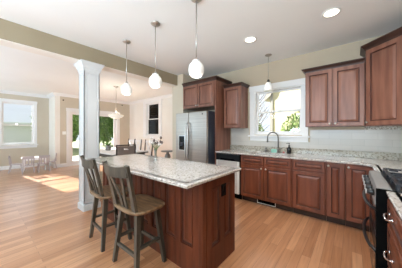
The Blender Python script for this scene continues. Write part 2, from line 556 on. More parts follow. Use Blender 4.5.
# ------------------------------------------------------------------ cabinetry
def knob(parent, x, y, z):
    M = Matrix.Translation((x, y, z)) @ Matrix.Rotation(PI / 2, 4, 'X')
    return obj('knob', MB().lathe([(.006, 0), (.006, .012), (.014, .018), (.016, .024), (.012, .03), (0, .032)], 14, M), 'brushed_nickel', parent)
def bow_pull(parent, x, y, z, w=.11, vertical=False):
    pts = []
    for i in range(9):
        t = i / 8
        pts.append(Vector((-w / 2 + w * t, -.004 - .028 * math.sin(PI * t), .010 * math.sin(2 * PI * t))))
    m = MB().tube([(x + p.x, y + p.y, z + p.z) for p in pts], .0055, 8)
    for s in (-1, 1):
        m.lathe([(.011, 0), (.011, .004), (.006, .008), (0, .009)], 12, Matrix.Translation((x + s * w / 2, y, z)) @ Matrix.Rotation(PI / 2, 4, 'X'))
    return obj('pull', m, 'steel_bright', parent)

def base_cab(label, x0, x1, loc, rotz, fronts, wood='cherry_base', depth=.585, left_end=False, name='base_cabinet'):
    """local: x width, face y=0. fronts: list of (kind, fx0, fx1, z0, z1, hardware)"""
    r = thing(name, label, 'cabinet', loc, rotz)
    w = x1 - x0
    if 'sink base' in label and 'right of' not in label:
        obj('body', MB().box(0, w, 0, depth, .10, .69, .002).box(0, w, 0, .02, .69, .882, .001).box(0, .018, .02, depth, .69, .882).box(w - .018, w, .02, depth, .69, .882), wood, r)
    else: obj('body', MB().box(0, w, 0, depth, .10, .882, .002), wood, r)
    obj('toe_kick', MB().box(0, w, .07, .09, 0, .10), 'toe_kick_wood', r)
    for kind, a, b_, c, d, hw_ in fronts:
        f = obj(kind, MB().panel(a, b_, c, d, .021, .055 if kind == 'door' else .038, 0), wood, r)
        if hw_: (knob if hw_[0] == 'k' else bow_pull)(f, hw_[1], -.021, hw_[2])
    return r
FY = 3.20
g = 'base cabinets on the back wall'
base_cab('cherry sink base cabinet with two doors, beneath the kitchen window', -1.65, -.742, (-1.65, FY, 0), 0, [
    ('drawer_front', .015, .445, .725, .868, None), ('drawer_front', .465, .893, .725, .868, None),
    ('door', .015, .445, .115, .705, ('k', .415, .665)), ('door', .465, .893, .115, .705, ('k', .495, .665))])
base_cab('cherry base cabinet with one drawer over one door, right of the sink base', -.738, -.293, (-.738, FY, 0), 0, [
    ('drawer', .012, .433, .725, .868, None), ('door', .012, .433, .115, .705, None)])
base_cab('narrow cherry base cabinet with a full height door and knob', -.289, -.072, (-.289, FY, 0), 0, [
    ('door', .010, .207, .115, .868, ('k', .030, .835))])
base_cab('cherry corner base cabinet with a knobbed door, next to the range', -.068, .80, (-.068, FY, 0), 0, [
    ('door', .012, .262, .115, .868, ('k', .035, .835))])
# run on the right wall, facing -X
base_cab('cherry base cabinet between the corner and the range', 0, .62, (.215, 3.195, 0), -PI / 2, [
    ('drawer', .03, .63 - .02, .725, .868, None), ('door', .03, .61, .115, .705, None)])
rb = base_cab('cherry drawer base cabinet with curved metal pulls, at the right picture edge', 0, .76, (.205, 1.765, 0), -PI / 2, [
    ('drawer', .012, .748, .725, .868, ('p', .19, .80)), ('drawer', .012, .748, .425, .705, ('p', .19, .565)),
    ('drawer', .012, .748, .115, .405, ('p', .19, .26))])

# countertops
def edge_profile(o): return [(o - .06, .884), (o - .010, .884), (o - .004, .889), (o - .004, .896), (o, .902), (o, .909), (o - .005, .914), (o - .06, .914)]
m = MB()
# back run with sink cut-out X -1.55..-.88 / Y 3.27..3.64
SX0, SX1, SY0, SY1 = -1.50, -.93, 3.27, 3.63
z0, z1 = .884, .914
m.box(-2.22, SX0, 3.20, YB - .001, z0, z1).box(SX1, .175 + .05, 3.20, YB - .001, z0, z1)
m.box(SX0, SX1, 3.20, SY0, z0, z1).box(SX0, SX1, SY1, YB - .001, z0, z1)
m.box(.225, XR - .002, 2.546, YB - .001, z0, z1)
m.sweep([(-2.22, 3.20), (.10, 3.20), (.225, 3.10), (.225, 2.546)][::1], [(q[0] + .04 - .0, q[1]) for q in edge_profile(0)])
m.prism([(.09, 3.205), (.225, 3.205), (.225, 3.09)], z0, z1)
top = obj('countertop', m, 'granite')
tag(top, 'speckled grey granite countertop along the back wall under the window', 'countertop')
obj('granite_splash', MB().box(-2.225, XR - .012, YB - .022, YB - .001, .9145, 1.016, .002), 'granite_splash', top)
obj('side_splash', MB().box(XR - .022, XR - .002, 2.546, YB - .025, .9145, 1.016, .002), 'granite_splash', top)
m = MB().box(.22, XR - .002, .95, 1.768, z0, z1)
m.sweep([(.22, 1.768), (.22, .95)], [(q[0] + .04, q[1]) for q in edge_profile(0)])
tag(obj('countertop', m, 'granite'), 'short granite countertop over the drawers, on the near side of the range', 'countertop')

# sink
r = thing('sink', 'undermount stainless sink set in the countertop below the window', 'sink', ((SX0 + SX1) / 2, (SY0 + SY1) / 2, .70))
wx, wy = (SX1 - SX0) / 2, (SY1 - SY0) / 2
b_ = MB()
b = b_.bm
rings = []
for i, z in ((0, .183), (.012, .03), (.03, .006), (.05, .0)):
    rings.append([b.verts.new(q) for q in ((-wx + i, -wy + i, z), (wx - i, -wy + i, z), (wx - i, wy - i, z), (-wx + i, wy - i, z))])
for A, B in zip(rings, rings[1:]):
    for i in range(4): b.faces.new((A[i], A[(i + 1) % 4], B[(i + 1) % 4], B[i]))
b.faces.new(rings[-1])
obj('basin', b_, 'steel', r)
obj('drain', MB().lathe([(.04, .001), (.04, .006), (.028, .004), (0, .003)], 18), 'steel_bright', r)

# faucet
r = thing('faucet', 'tall brushed gooseneck faucet behind the sink', 'faucet', (-1.105, 3.69, .914))
obj('base', MB().lathe([(.028, 0), (.028, .006), (.018, .02), (.015, .06), (.013, .09)], 18), 'dark_metal', r)
pts = [(0, 0, .05), (0, 0, .16), (0, 0, .27)]
d = Vector((-.17, -.10, 0))
for i in range(1, 13):
    a = PI * i / 12
    q = d * (1 - math.cos(a)) / 2
    pts.append((q.x, q.y, .29 + .105 * math.sin(a)))
pts += [(d.x, d.y, .255)]
obj('spout', MB().tube(pts, .0115, 12), 'dark_metal', r)
obj('spray_head', MB().tube([(d.x, d.y, .262), (d.x, d.y, .20)], [.014, .016], 12), 'dark_metal', r)
obj('lever', MB().tube([(.012, 0, .06), (.05, -.005, .075), (.085, -.01, .105)], [.009, .007, .006], 8), 'dark_metal', r)

# things beside the sink
r = thing('soap_bottle', 'black pump soap bottle right of the faucet', 'bottle', (-.90, 3.66, .914))
obj('body', MB().lathe([(.034, 0), (.037, .006), (.037, .09), (.030, .11), (.014, .125), (.014, .14)], 20), 'black_gloss', r)
obj('pump', MB().lathe([(.017, .14), (.017, .153), (.006, .155), (.005, .185), (.012, .187), (.012, .196), (0, .198)], 14).tube([(0, 0, .192), (-.035, -.012, .190), (-.045, -.016, .182)], .005, 8), 'black_matte', r)
r = thing('scrub_brush', 'grey dish brush resting left of the faucet', 'brush', (-1.345, 3.70, .914), .4)
obj('bristles', MB().lathe([(.022, 0), (.034, .012), (.032, .03), (.02, .036), (0, .036)], 14), 'scrub_grey', r)
obj('handle', MB().lathe([(.008, .034), (.008, .05), (.022, .066), (.020, .084), (0, .092)], 14), 'grey_glaze', r)
tag(obj('sponge', MB().box(-.05, .05, -.022, .022, 0, .068, .012), 'mint_sponge', None, (-1.175, 3.655, .914), .5),
    'mint green sponge standing at the faucet base', 'sponge')
tag(obj('sink_stopper', MB().lathe([(.024, 0), (.026, .004), (.022, .012), (.007, .014), (.007, .03), (.011, .034), (0, .037)], 16), 'red_plastic', None, (-1.0, 3.675, .914)),
    'small dull red stopper between faucet and soap bottle', 'stopper')

# floor register in the toe kick
r = thing('vent_register', 'cream metal vent grille in the toe kick under the sink', 'vent', (-1.185, FY + .068, .012))
obj('frame', MB().rect_ring(-.165, .165, 0, .075, .010, -.006, 0, .012), 'white_plastic', r)
m = MB().box(-.155, .155, -.002, 0, .012, .065)
for k in range(22): m.box(-.15 + k * .0143, -.147 + k * .0143, -.005, -.002, .012, .065)
obj('grille', m, 'black_matte', r)

# dishwasher
r = thing('dishwasher', 'stainless dishwasher with a black control strip, left of the sink base', 'dishwasher', (-2.215, FY, 0))
w = .555
obj('tub', MB().box(.0, w, .01, .57, .10, .878), 'black_matte', r)
obj('door', MB().box(.015, w - .012, -.032, .008, .115, .735, .006), 'steel_satin', r)
for xe in (.014, w - .047): obj('door_reflection', MB().box(xe, xe + .036, -.036, -.030, .115, .735, .002), 'white_plastic', r)  # white strips painted in as bright reflections on the steel door
cpn = obj('control_panel', MB().box(.010, w - .010, -.034, .008, .740, .872, .006), 'black_enamel', r)
obj('handle_recess', MB().box(.12, w - .12, -.037, -.033, .752, .782, .002), 'black_matte', cpn)
obj('kick_plate', MB().box(.0, w, .05, .07, 0, .10), 'black_matte', r)

# crown for cabinets: profile (outward, z)
def crown(z, h=.06, o=.05):
    return [(-.02, z), (.006, z), (.010, z + h * .25), (o * .55, z + h * .55), (o * .85, z + h * .75), (o, z + h * .8), (o, z + h), (-.02, z + h)]

def wall_cab(label, x0, x1, y, z0, z1, doors, crown_path, ch=.06, depth=.335, side=None):
    r = thing('wall_cabinet', label, 'cabinet', (x0, y, 0))
    w = x1 - x0
    obj('body', MB().box(0, w, 0, depth, z0, z1, .002), 'cherry_upper', r)
    for a, b_, k in doors:
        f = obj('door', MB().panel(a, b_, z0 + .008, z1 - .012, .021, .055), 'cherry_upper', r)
        if k: knob(f, k, -.021, z0 + .045)
    obj('crown_moulding', MB().sweep(crown_path, crown(z1 - .005, ch)), 'crown_dark', r)
    return r
wall_cab('cherry wall cabinet with one door, between refrigerator panel and window', -2.195, -1.785, 3.46, 1.40, 2.29,
         [(.01, .40, None)], [(0, 0), (.41, 0), (.41, .335)])
wall_cab('two door cherry wall cabinet right of the kitchen window', -.600, .145, 3.46, 1.40, 2.30,
         [(.012, .366, .338), (.378, .735, .406)], [(0, .335), (0, 0), (.745, 0)])
# diagonal corner wall cabinet, taller
r = thing('corner_cabinet', 'tall diagonal cherry corner wall cabinet at the right picture edge', 'cabinet', (.150, 3.46, 0))
D = .33
fw = D * math.sqrt(2)
poly = [(0, .338), (0, 0), (D, -D), (.648, -D), (.648, .338)]
obj('body', MB().prism(poly, 1.40, 2.46, .002), 'cherry_upper', r)
M = Matrix.Rotation(-PI / 4, 4, 'Z')
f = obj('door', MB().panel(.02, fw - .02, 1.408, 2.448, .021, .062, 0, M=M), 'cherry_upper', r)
kq = M @ Vector((.045, -.021, 1.45))
obj('knob', MB().lathe([(.006, 0), (.006, .012), (.014, .018), (.016, .024), (.012, .03), (0, .032)], 14, Matrix.Translation(kq) @ M @ Matrix.Rotation(PI / 2, 4, 'X')), 'brushed_nickel', f)
obj('crown_moulding', MB().sweep([(0, .338), (0, 0), (D, -D), (.648, -D)], crown(2.455, .075, .055)), 'crown_dark', r)

# refrigerator surround
r = thing('refrigerator_cabinet', 'cherry cabinet over the refrigerator with two doors and a tall side panel', 'cabinet', (-3.205, 3.19, 0))
w = .955
obj('body', MB().box(0, w, 0, .60, 1.875, 2.425, .002), 'cherry_upper', r)
for a, b_, k in ((.012, .472, .445), (.484, .940, .511)):
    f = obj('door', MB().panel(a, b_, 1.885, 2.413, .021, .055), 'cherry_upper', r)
    knob(f, k, -.021, 1.925)
obj('side_panel', MB().box(w, w + .025, -.005, .605, 0, 2.425, .002), 'cherry_upper', r)
obj('crown_moulding', MB().sweep([(0, 0), (w + .025, 0), (w + .025, .60)], crown(2.42, .075, .055)), 'crown_dark', r)

# refrigerator
r = thing('refrigerator', 'stainless side by side refrigerator with a dark ice dispenser', 'refrigerator', (-3.165, 2.905, 0))
w = .905
obj('body', MB().box(0, w, .075, .86, .02, 1.755, .006), 'fridge_side', r)
obj('kick_grille', MB().box(.02, w - .02, .06, .075, .02, .09), 'black_matte', r)
dl = obj('freezer_door', MB().box(.003, .400, 0, .068, .10, 1.745, .010), 'fridge_steel', r)
d2 = obj('door', MB().box(.408, w - .003, 0, .068, .10, 1.745, .010), 'fridge_steel', r)
for x, p in ((.372, dl), (.437, d2)):
    obj('handle', MB().tube([(x, .002, 1.52), (x, -.045, 1.47), (x, -.062, 1.25), (x, -.066, 1.05), (x, -.062, .85), (x, -.045, .62), (x, .002, .57)], .013, 10), 'steel', p)
dp = obj('dispenser', MB().rect_ring(.10, .30, .90, 1.24, .016, -.006, .004), 'steel', dl)
obj('recess', MB().box(.116, .284, -.004, .003, .915, 1.225), 'black_gloss', dp)
obj('paddle', MB().box(.16, .24, -.012, -.004, 1.0, 1.09, .004), 'cast_iron', dp)
obj('badge', MB().lathe([(.016, 0), (.016, .004), (.012, .005), (0, .005)], 16, Matrix.Translation((.80, 0, 1.69)) @ Matrix.Rotation(PI / 2, 4, 'X')), 'cast_iron', d2)

# ------------------------------------------------------------------ range (faces -X)
r = thing('kitchen_range', 'black and stainless gas range with cast iron grates against the right side', 'range', (.182, 2.535, 0), -PI / 2)
w = .755      # local x = toward camera, local y = depth into wall, -y = towards the room
obj('body', MB().box(0, w, .0, .60, .05, .905, .004), 'black_matte', r)
pts2 = [(-.06, .80), (-.045, .925), (.03, .925), (.03, .80)]
M = Matrix(((0, 0, 1, 0), (1, 0, 0, 0), (0, 1, 0, 0), (0, 0, 0, 1)))   # (x,y,z)->(z,x,y)
obj('control_panel', MB().prism(pts2, 0.0, w, .004, M=M), 'steel_grey', r)
obj('end_cap', MB().prism([(-.052, .13), (-.052, .92), (.05, .92), (.05, .13)], w, w + .006, 0, M=M), 'black_matte', r)
for i in range(5):
    x = .09 + i * .144
    kn = obj('control_knob', MB().lathe([(.024, 0), (.024, .012), (.019, .03), (.016, .038), (0, .040)], 16, Matrix.Translation((x, -.056, .868)) @ Matrix.Rotation(PI / 2, 4, 'X')), 'black_enamel', r)
    obj('grip', MB().box(x - .004, x + .004, -.104, -.095, .85, .886, .002), 'steel', kn)
obj('cooktop', MB().box(.004, w - .004, .03, .60, .905, .922, .004), 'black_enamel', r)
for z0_, z1_, hz in ((.53, .785, .755), (.13, .51, .455)):
    dd = obj('oven_door', MB().box(.006, w - .006, -.045, 0, z0_, z1_, .006), 'black_enamel', r)
    obj('window', MB().box(.12, w - .12, -.047, -.044, z0_ + .05, z1_ - .085), 'black_gloss', dd)
    pts = []
    for i in range(13):
        t = i / 12
        pts.append((.04 + (w - .08) * t, -.045 - .055 * math.sin(PI * t) ** .6, hz))
    obj('handle', MB().tube(pts, .012, 10), 'black_enamel', dd)
obj('base_panel', MB().box(.01, w - .01, -.03, 0, .04, .12, .004), 'black_enamel', r)
for s in range(3):
    x0 = .02 + s * .245
    m = MB()
    x1_ = x0 + .225
    for x in (x0, x1_): m.tube([(x, .06, .958), (x, .57, .958)], 0, sq=(.014, .018))
    for y in (.06, .30, .57): m.tube([(x0, y, .958), (x1_, y, .958)], 0, sq=(.014, .018))
    for y in (.18, .44):
        m.tube([(x0, y, .962), (x0 + .075, y, .962)], 0, sq=(.012, .018)); m.tube([(x1_ - .075, y, .962), (x1_, y, .962)], 0, sq=(.012, .018))
        m.tube([(x0 + .112, y - .10, .962), (x0 + .112, y - .04, .962)], 0, sq=(.012, .018)); m.tube([(x0 + .112, y + .04, .962), (x0 + .112, y + .10, .962)], 0, sq=(.012, .018))
    for x in (x0, x1_):
        for y in (.06, .57): m.box(x - .008, x + .008, y - .008, y + .008, .921, .962)
    obj('grate', m, 'cast_iron', r)
    for y in (.18, .44):
        obj('burner', MB().lathe([(.045, .921), (.045, .932), (.032, .936), (.030, .944), (0, .946)], 18, Matrix.Translation((x0 + .112, y, 0))), 'dark_metal', r)

# ------------------------------------------------------------------ island
IX0, IX1, IY0, IY1 = -3.10, -.95, .985, 1.86
BX0, BX1, BY0, BY1 = -3.03, -1.0, 1.235, 1.845
r = thing('kitchen_island', 'dark cherry kitchen island with panelled sides', 'island', ((BX0 + BX1) / 2, (BY0 + BY1) / 2, 0))
ox, oy = (BX0 + BX1) / 2, (BY0 + BY1) / 2
hx, hy = (BX1 - BX0) / 2, (BY1 - BY0) / 2
obj('body', MB().box(-hx + .02, hx - .02, -hy + .02, hy - .02, 0, .884), 'cherry_dark', r)
# seating side, facing -Y: a row of raised panels
def face_panels(wd, n, z0, z1, st, M):
    """framed face from x=0..wd at y=0 front -Y"""
    m = MB()
    m.box(0, wd, -.0, .02, 0, .884, 0, M)
    pw = (wd - st * (n + 1)) / n
    for i in range(n + 1): m.box(i * (pw + st), i * (pw + st) + st, -.016, .0, 0, .884, .003, M)
    for i in range(n):
        a = st + i * (pw + st)
        m.box(a, a + pw, -.016, 0, 0, z0, .003, M); m.box(a, a + pw, -.016, 0, z1, .884, .003, M)
        m.panel(a + .012, a + pw - .012, z0 + .012, z1 - .012, .012, .004, 0, M=M)
    return m
obj('front_panels', face_panels(2 * hx - .10, 8, .25, .82, .075, Matrix.Translation((-hx + .05, -hy + .02, 0))), 'cherry_dark', r)
obj('end_panels', face_panels(2 * hy - .10, 2, .235, .79, .075, Matrix.Translation((hx - .02, -hy + .06, 0)) @ Matrix.Rotation(PI / 2, 4, 'Z')), 'cherry_dark', r)
for sx in (-1, 1):
    m = MB().box(sx * (hx - .025) - .025, sx * (hx - .025) + .025, -hy - .002, -hy + .05, 0, .884, .006)
    m.box(sx * (hx - .025) - .010, sx * (hx - .025) + .010, -hy - .008, -hy, .02, .87, .003)
    obj('corner_post', m, 'cherry_dark', r)
ot = obj('outlet_plate', MB().box(hx - .006, hx + .004, 1.530 - oy, 1.612 - oy, .672, .792, .002), 'black_matte', r)
obj('outlet', MB().box(hx + .003, hx + .006, 1.553 - oy, 1.589 - oy, .695, .770, .001), 'black_gloss', ot)
t = MB()
M0 = [(IX0, IY0), (IX1, IY0), (IX1, IY1), (IX0, IY1)]
t.box(IX0 + .04, IX1 - .04, IY0 + .04, IY1 - .04, .886, .914)
t.sweep([(IX0 + .04, IY0 + .04), (IX1 - .04, IY0 + .04), (IX1 - .04, IY1 - .04), (IX0 + .04, IY1 - .04)], [(q[0] + .04, q[1] + .001 if q[1] < .9 else q[1]) for q in edge_profile(0)], True)
tag(obj('island_countertop', t, 'granite'), 'pale speckled granite slab on the kitchen island', 'countertop')

# bud vase with flowers
vx, vy = -2.03, 1.50
r = thing('bud_vase', 'slim clear glass vase standing on the island countertop', 'vase', (vx, vy, .914))
obj('body', MB().lathe([(.038, 0), (.040, .006), (.022, .02), (.016, .05), (.014, .10), (.018, .15), (.024, .17), (.020, .17), (.014, .148), (.010, .10), (.012, .05), (.018, .024), (0, .02)], 20, cap=False), 'vase_glass', r)
r = thing('flower_bunch', 'white blossoms and dark buds in the slim glass vase', 'flowers', (vx, vy, .94))
m = MB(); heads = []
for i in range(13):
    a = random.uniform(0, 2 * PI); rr = random.uniform(.02, .115); z = random.uniform(.20, .29)
    tip = Vector((rr * math.cos(a), rr * math.sin(a), z))
    m.tube([(0, 0, .03), (tip.x * .12, tip.y * .12, .14), tip], [.0025, .0025, .002], 6)
    if i % 2 == 0:
        fl = MB()
        for k in range(5):
            M = Matrix.Translation(tip) @ Matrix.Rotation(2 * PI * k / 5, 4, 'Z') @ Matrix.Rotation(R(62), 4, 'Y')
            fl.lathe([(0, 0), (.009, .008), (.013, .020), (.008, .030), (0, .034)], 8, M @ Matrix.Diagonal((1, .45, 1, 1)))
        heads.append(('blossom', fl, 'petal'))
    else:
        heads.append(('bud', MB().lathe([(0, -.012), (.012, 0), (.016, .014), (.008, .030), (0, .034)], 8, Matrix.Translation(tip)), 'bud'))
st_ = obj('stems', m, 'stem_green', r)
for nm, mb_, mt_ in heads: obj(nm, mb_, mt_, r)

# ------------------------------------------------------------------ stools
def make_stool():
    r = thing('bar_stool', '', 'stool', (0, 0, 0))
    SZ = .60
    # seat: dished wood slab
    m = MB()
    b = m.bm
    out = []
    for i in range(28):
        a = 2 * PI * i / 28
        c, s_ = math.cos(a), math.sin(a)
        e = .55
        out.append((.245 * math.copysign(abs(c) ** e, c), .195 * math.copysign(abs(s_) ** e, s_)))
    prof = [(.86, -.036), (.96, -.030), (1.0, -.018), (1.0, -.006), (.97, .0), (.80, -.004), (.4, -.010)]
    rings = [[b.verts.new((x * k, y * k, SZ + z)) for x, y in out] for k, z in prof]
    for A, B in zip(rings, rings[1:]):
        for i in range(28):
            f = b.faces.new((A[i], A[(i + 1) % 28], B[(i + 1) % 28], B[i])); f.smooth = True
    b.faces.new(rings[-1]); b.faces.new(rings[0][::-1])
    obj('seat', m, 'seat_wood', r, label='worn brown wooden seat')
    fx = {}
    for sx in (-1, 1):
        for sy in (-1, 1):
            top_, bot = Vector((sx * .135, sy * .105, SZ - .03)), Vector((sx * .200, sy * .158, 0))
            lg = obj('leg', MB().tube([top_, bot], 0, sq=[(.046, .046), (.034, .034)]), 'stool_paint', r)
            obj('foot_glide', MB().lathe([(.015, 0), (.016, .006), (.012, .010)], 12, Matrix.Translation(bot)), 'steel_bright', lg)
            fx[sx, sy] = (top_, bot)
    def at(sx, sy, z):
        t_, b2 = fx[sx, sy]; k = (t_.z - z) / (t_.z - b2.z); return t_.lerp(b2, k)
    for sx in (-1, 1):
        obj('stretcher', MB().tube([at(sx, -1, .25), at(sx, 1, .25)], 0, sq=(.022, .034)), 'stool_paint', r)
    for sy, z in ((-1, .19), (1, .19)):
        obj('stretcher', MB().tube([at(-1, sy, z), at(1, sy, z)], 0, sq=(.034, .022)), 'stool_paint', r)
    # back (at -Y, seat faces +Y), slightly reclined
    bt = 1.03
    def py(z): return -.150 - .095 * ((z - SZ) / (bt - SZ))
    for sx in (-1, 1):
        obj('back_post', MB().tube([(sx * .165, py(SZ) , SZ - .015), (sx * .178, py(.78) , .78), (sx * .205, py(bt) - .01, bt)], 0, sq=[(.056, .028), (.052, .028), (.048, .026)]), 'stool_paint', r)
    # curved crest rail
    m = MB(); b = m.bm
    n = 12; rings = []
    for i in range(n + 1):
        t = -1 + 2 * i / n
        x = .205 * t; y0 = py(bt - .05) - .012 - .028 * (1 - t * t)
        zt = bt - .005 - .022 * (1 - t * t); zb = bt - .105 - .012 * (1 - t * t)
        rings.append([b.verts.new(q) for q in ((x, y0 - .009, zb), (x, y0 + .011, zb), (x, y0 + .008, zt), (x, y0 - .012, zt))])
    for A, B in zip(rings, rings[1:]):
        for i in range(4): b.faces.new((A[i], A[(i + 1) % 4], B[(i + 1) % 4], B[i]))
    b.faces.new(rings[0]); b.faces.new(rings[-1][::-1])
    bmesh.ops.recalc_face_normals(b, faces=b.faces)
    obj('crest_rail', m, 'stool_paint', r)
    # fanned slats: centre splat and two crossing outer slats
    for x0, x1 in ((-.030, -.108), (.030, .108)):
        obj('back_slat', MB().tube([(x0, py(SZ), SZ - .015), (x0 * 1.2, py(.70) - .006, .70), ((x0 + x1) / 2 * 1.05, py(.80) - .014, .80), (x1, py(bt - .09) - .028, bt - .09)], 0, sq=[(.044, .014), (.036, .014), (.036, .014), (.050, .014)]), 'stool_paint', r)
    return r
st = make_stool()
st.location = (-1.67, 1.035, 0); st.rotation_euler = (0, 0, R(1))
st['label'] = 'grey wooden bar stool nearest the camera, seat pushed under the island'
st['group'] = 'bar stools at the island'
st2 = copy_tree(st)
st2.location = (-2.31, 1.03, 0); st2.rotation_euler = (0, 0, R(-3))
st2['label'] = 'grey wooden bar stool at the far end of the island, beside the white column'

# ------------------------------------------------------------------ lamps
def pendant(x, y, label, gz=1.90, first=[None]):
    if first[0] is None:
        r = thing('pendant_lamp', label, 'lamp', (x, y, H), 0, 'globe pendants over the island')
        obj('canopy', MB().lathe([(.062, 0), (.062, -.010), (.045, -.024), (.012, -.030), (.010, -.04)], 24), 'brushed_nickel', r)
        obj('rod', MB().tube([(0, 0, -.035), (0, 0, gz - H + .19)], .006, 8), 'brushed_nickel', r)
        obj('socket_cap', MB().lathe([(.010, .21), (.018, .20), (.022, .178), (.042, .174), (.042, .166)], 24, Matrix.Translation((0, 0, gz - H))), 'brushed_nickel', r)
        gl = obj('globe_shade', MB().lathe([(.042, .178), (.042, .166), (.036, .160), (.058, .150), (.076, .125), (.083, .090), (.082, .060), (.073, .030), (.055, .010), (.028, .0), (0, -.002)], 32, Matrix.Translation((0, 0, gz - H)), cap=False), 'globe_glass', r)
        first[0] = r
    else:
        r = copy_tree(first[0]); r.location = (x, y, H); r['label'] = label
    d = bpy.data.lights.new('pendant_light', 'POINT')
    d.energy = 3.5; d.color = (1, .96, .9); d.shadow_soft_size = .07
    o = bpy.data.objects.new('pendant_light', d); COL.objects.link(o); o.location = (x, y, gz - .06)
    return r
pendant(-2.745, 1.475, 'white globe pendant nearest the column, over the far end of the island')
pendant(-2.0, 1.475, 'middle white globe pendant over the island')
pendant(-1.285, 1.475, 'nearest and largest looking white globe pendant over the island')

r = thing('mini_pendant', 'small white glass pendant in front of the kitchen window', 'lamp', (-1.20, 3.42, H))
obj('canopy', MB().lathe([(.060, 0), (.060, -.008), (.04, -.022), (.008, -.028)], 24), 'brushed_nickel', r)
obj('cord', MB().tube([(0, 0, -.02), (0, 0, -.47)], .0035, 6), 'brushed_nickel', r)
obj('socket_cap', MB().lathe([(.008, -.455), (.022, -.465), (.024, -.515), (.03, -.52)], 16), 'dark_metal', r)
obj('glass_shade', MB().lathe([(.030, -.512), (.045, -.52), (.058, -.56), (.078, -.64), (.082, -.665), (.074, -.668), (0, -.655)], 24, cap=False), 'globe_glass', r)

def downlight(x, y, label):
    r = thing('recessed_light', label, 'light', (x, y, H), 0, 'recessed ceiling lights')
    obj('trim_ring', MB().lathe([(.075, -.001), (.098, -.001), (.098, -.006), (.085, -.010), (.075, -.006)], 32, cap=False), 'white_plastic', r)
    obj('diffuser', MB().lathe([(.076, -.002), (.070, -.005), (0, -.006)], 32, cap=False), 'diffuser', r)
    d = bpy.data.lights.new('downlight', 'SPOT')
    d.energy = 48; d.spot_size = R(130); d.spot_blend = .8; d.color = (1, .96, .9); d.shadow_soft_size = .07
    o = bpy.data.objects.new('downlight', d); COL.objects.link(o); o.location = (x, y, H - .02)
downlight(-.19, 2.69, 'round recessed ceiling light nearest the corner cabinet')
downlight(-1.215, 2.67, 'round recessed ceiling light between pendants and window')
downlight(-.19, 1.7, 'added unseen ceiling light over the range, in front of the camera')  # out-of-view lamp added to brighten the floor and island end

r = thing('bowl_chandelier', 'pale glass bowl chandelier hanging over the dining table', 'chandelier', (-5.73, 2.73, H))
obj('canopy', MB().lathe([(.075, 0), (.075, -.012), (.05, -.03), (.012, -.036)], 24), 'brushed_nickel', r)
obj('rod', MB().tube([(0, 0, -.03), (0, 0, -.78)], .007, 8), 'brushed_nickel', r)
obj('hub', MB().lathe([(.01, -.72), (.03, -.74), (.036, -.77), (.02, -.80), (0, -.81)], 16), 'brushed_nickel', r)
for k in range(3):
    a = 2 * PI * k / 3 + .5
    obj('arm', MB().tube([(0.02 * math.cos(a), .02 * math.sin(a), -.76), (.11 * math.cos(a), .11 * math.sin(a), -.84), (.20 * math.cos(a), .20 * math.sin(a), -.912)], .006, 6), 'brushed_nickel', r)
obj('glass_bowl', MB().lathe([(.225, -.900), (.23, -.910), (.215, -.94), (.17, -.975), (.10, -1.005), (.035, -1.02), (0, -1.022)], 36, cap=False), 'bowl_glass', r)
obj('finial', MB().lathe([(.02, -1.018), (.022, -1.03), (.008, -1.04), (.012, -1.055), (0, -1.065)], 14), 'brushed_nickel', r)
d = bpy.data.lights.new('chandelier_light', 'POINT'); d.energy = 10; d.color = (1, .92, .8); d.shadow_soft_size = .15
o = bpy.data.objects.new('chandelier_light', d); COL.objects.link(o); o.location = (-5.73, 2.73, 1.88)

# ------------------------------------------------------------------ dining set
r = thing('dining_table', 'pale topped dining table with dark edge under the bowl chandelier', 'table', (-5.66, 2.62, 0), R(3))
obj('tabletop', MB().box(-.975, .975, -.545, .545, .728, .75, .004), 'table_white', r)
obj('edge_band', MB().box(-.98, .98, -.55, .55, .70, .7275, .003), 'espresso', r)
obj('apron', MB().box(-.90, .90, -.47, -.45, .62, .70).box(-.90, .90, .45, .47, .62, .715).box(-.90, -.88, -.45, .45, .62, .715).box(.88, .90, -.45, .45, .62, .715), 'espresso', r)
for sx in (-1, 1):
    for sy in (-1, 1):
        obj('leg', MB().tube([(sx * .87, sy * .44, .715), (sx * .87, sy * .44, 0)], 0, sq=[(.075, .075), (.05, .05)]), 'espresso', r)

def chair_base(r, fm):
    for sx in (-1, 1):
        obj('leg', MB().tube([(sx * .19, .20, .43), (sx * .195, .21, 0)], 0, sq=[(.04, .04), (.03, .03)]), fm, r)
# upholstered grey chair with handle slot (back at -Y, faces +Y)
r = thing('upholstered_chair', 'grey upholstered dining chair with a slot handle, at the near table end', 'chair', (-4.47, 2.33, 0), R(74))
chair_base(r, 'espresso')
obj('seat', MB().box(-.22, .22, -.20, .24, .42, .49, .02), 'chair_grey', r)
for sx in (-1, 1):
    obj('rear_leg', MB().tube([(sx * .20, -.22, 0), (sx * .205, -.20, .45), (sx * .215, -.26, 1.0)], 0, sq=[(.03, .03), (.04, .035), (.026, .03)]), 'espresso', r)
m = MB()
def bk(x0, x1, z0, z1):
    M = Matrix.Translation((0, -.20, .45)) @ Matrix.Rotation(R(6.2), 4, 'X') @ Matrix.Translation((0, 0, -.45))
    m.box(x0, x1, -.02, .02, z0, z1, .004, M)
bk(-.195, -.055, .47, .975); bk(.055, .195, .47, .975); bk(-.055, .055, .47, .885); bk(-.055, .055, .925, .975)
obj('backrest', m, 'chair_grey', r)
obj('top_rail', MB().box(-.225, .225, -.277, -.24, .985, 1.01, .004), 'espresso', r)
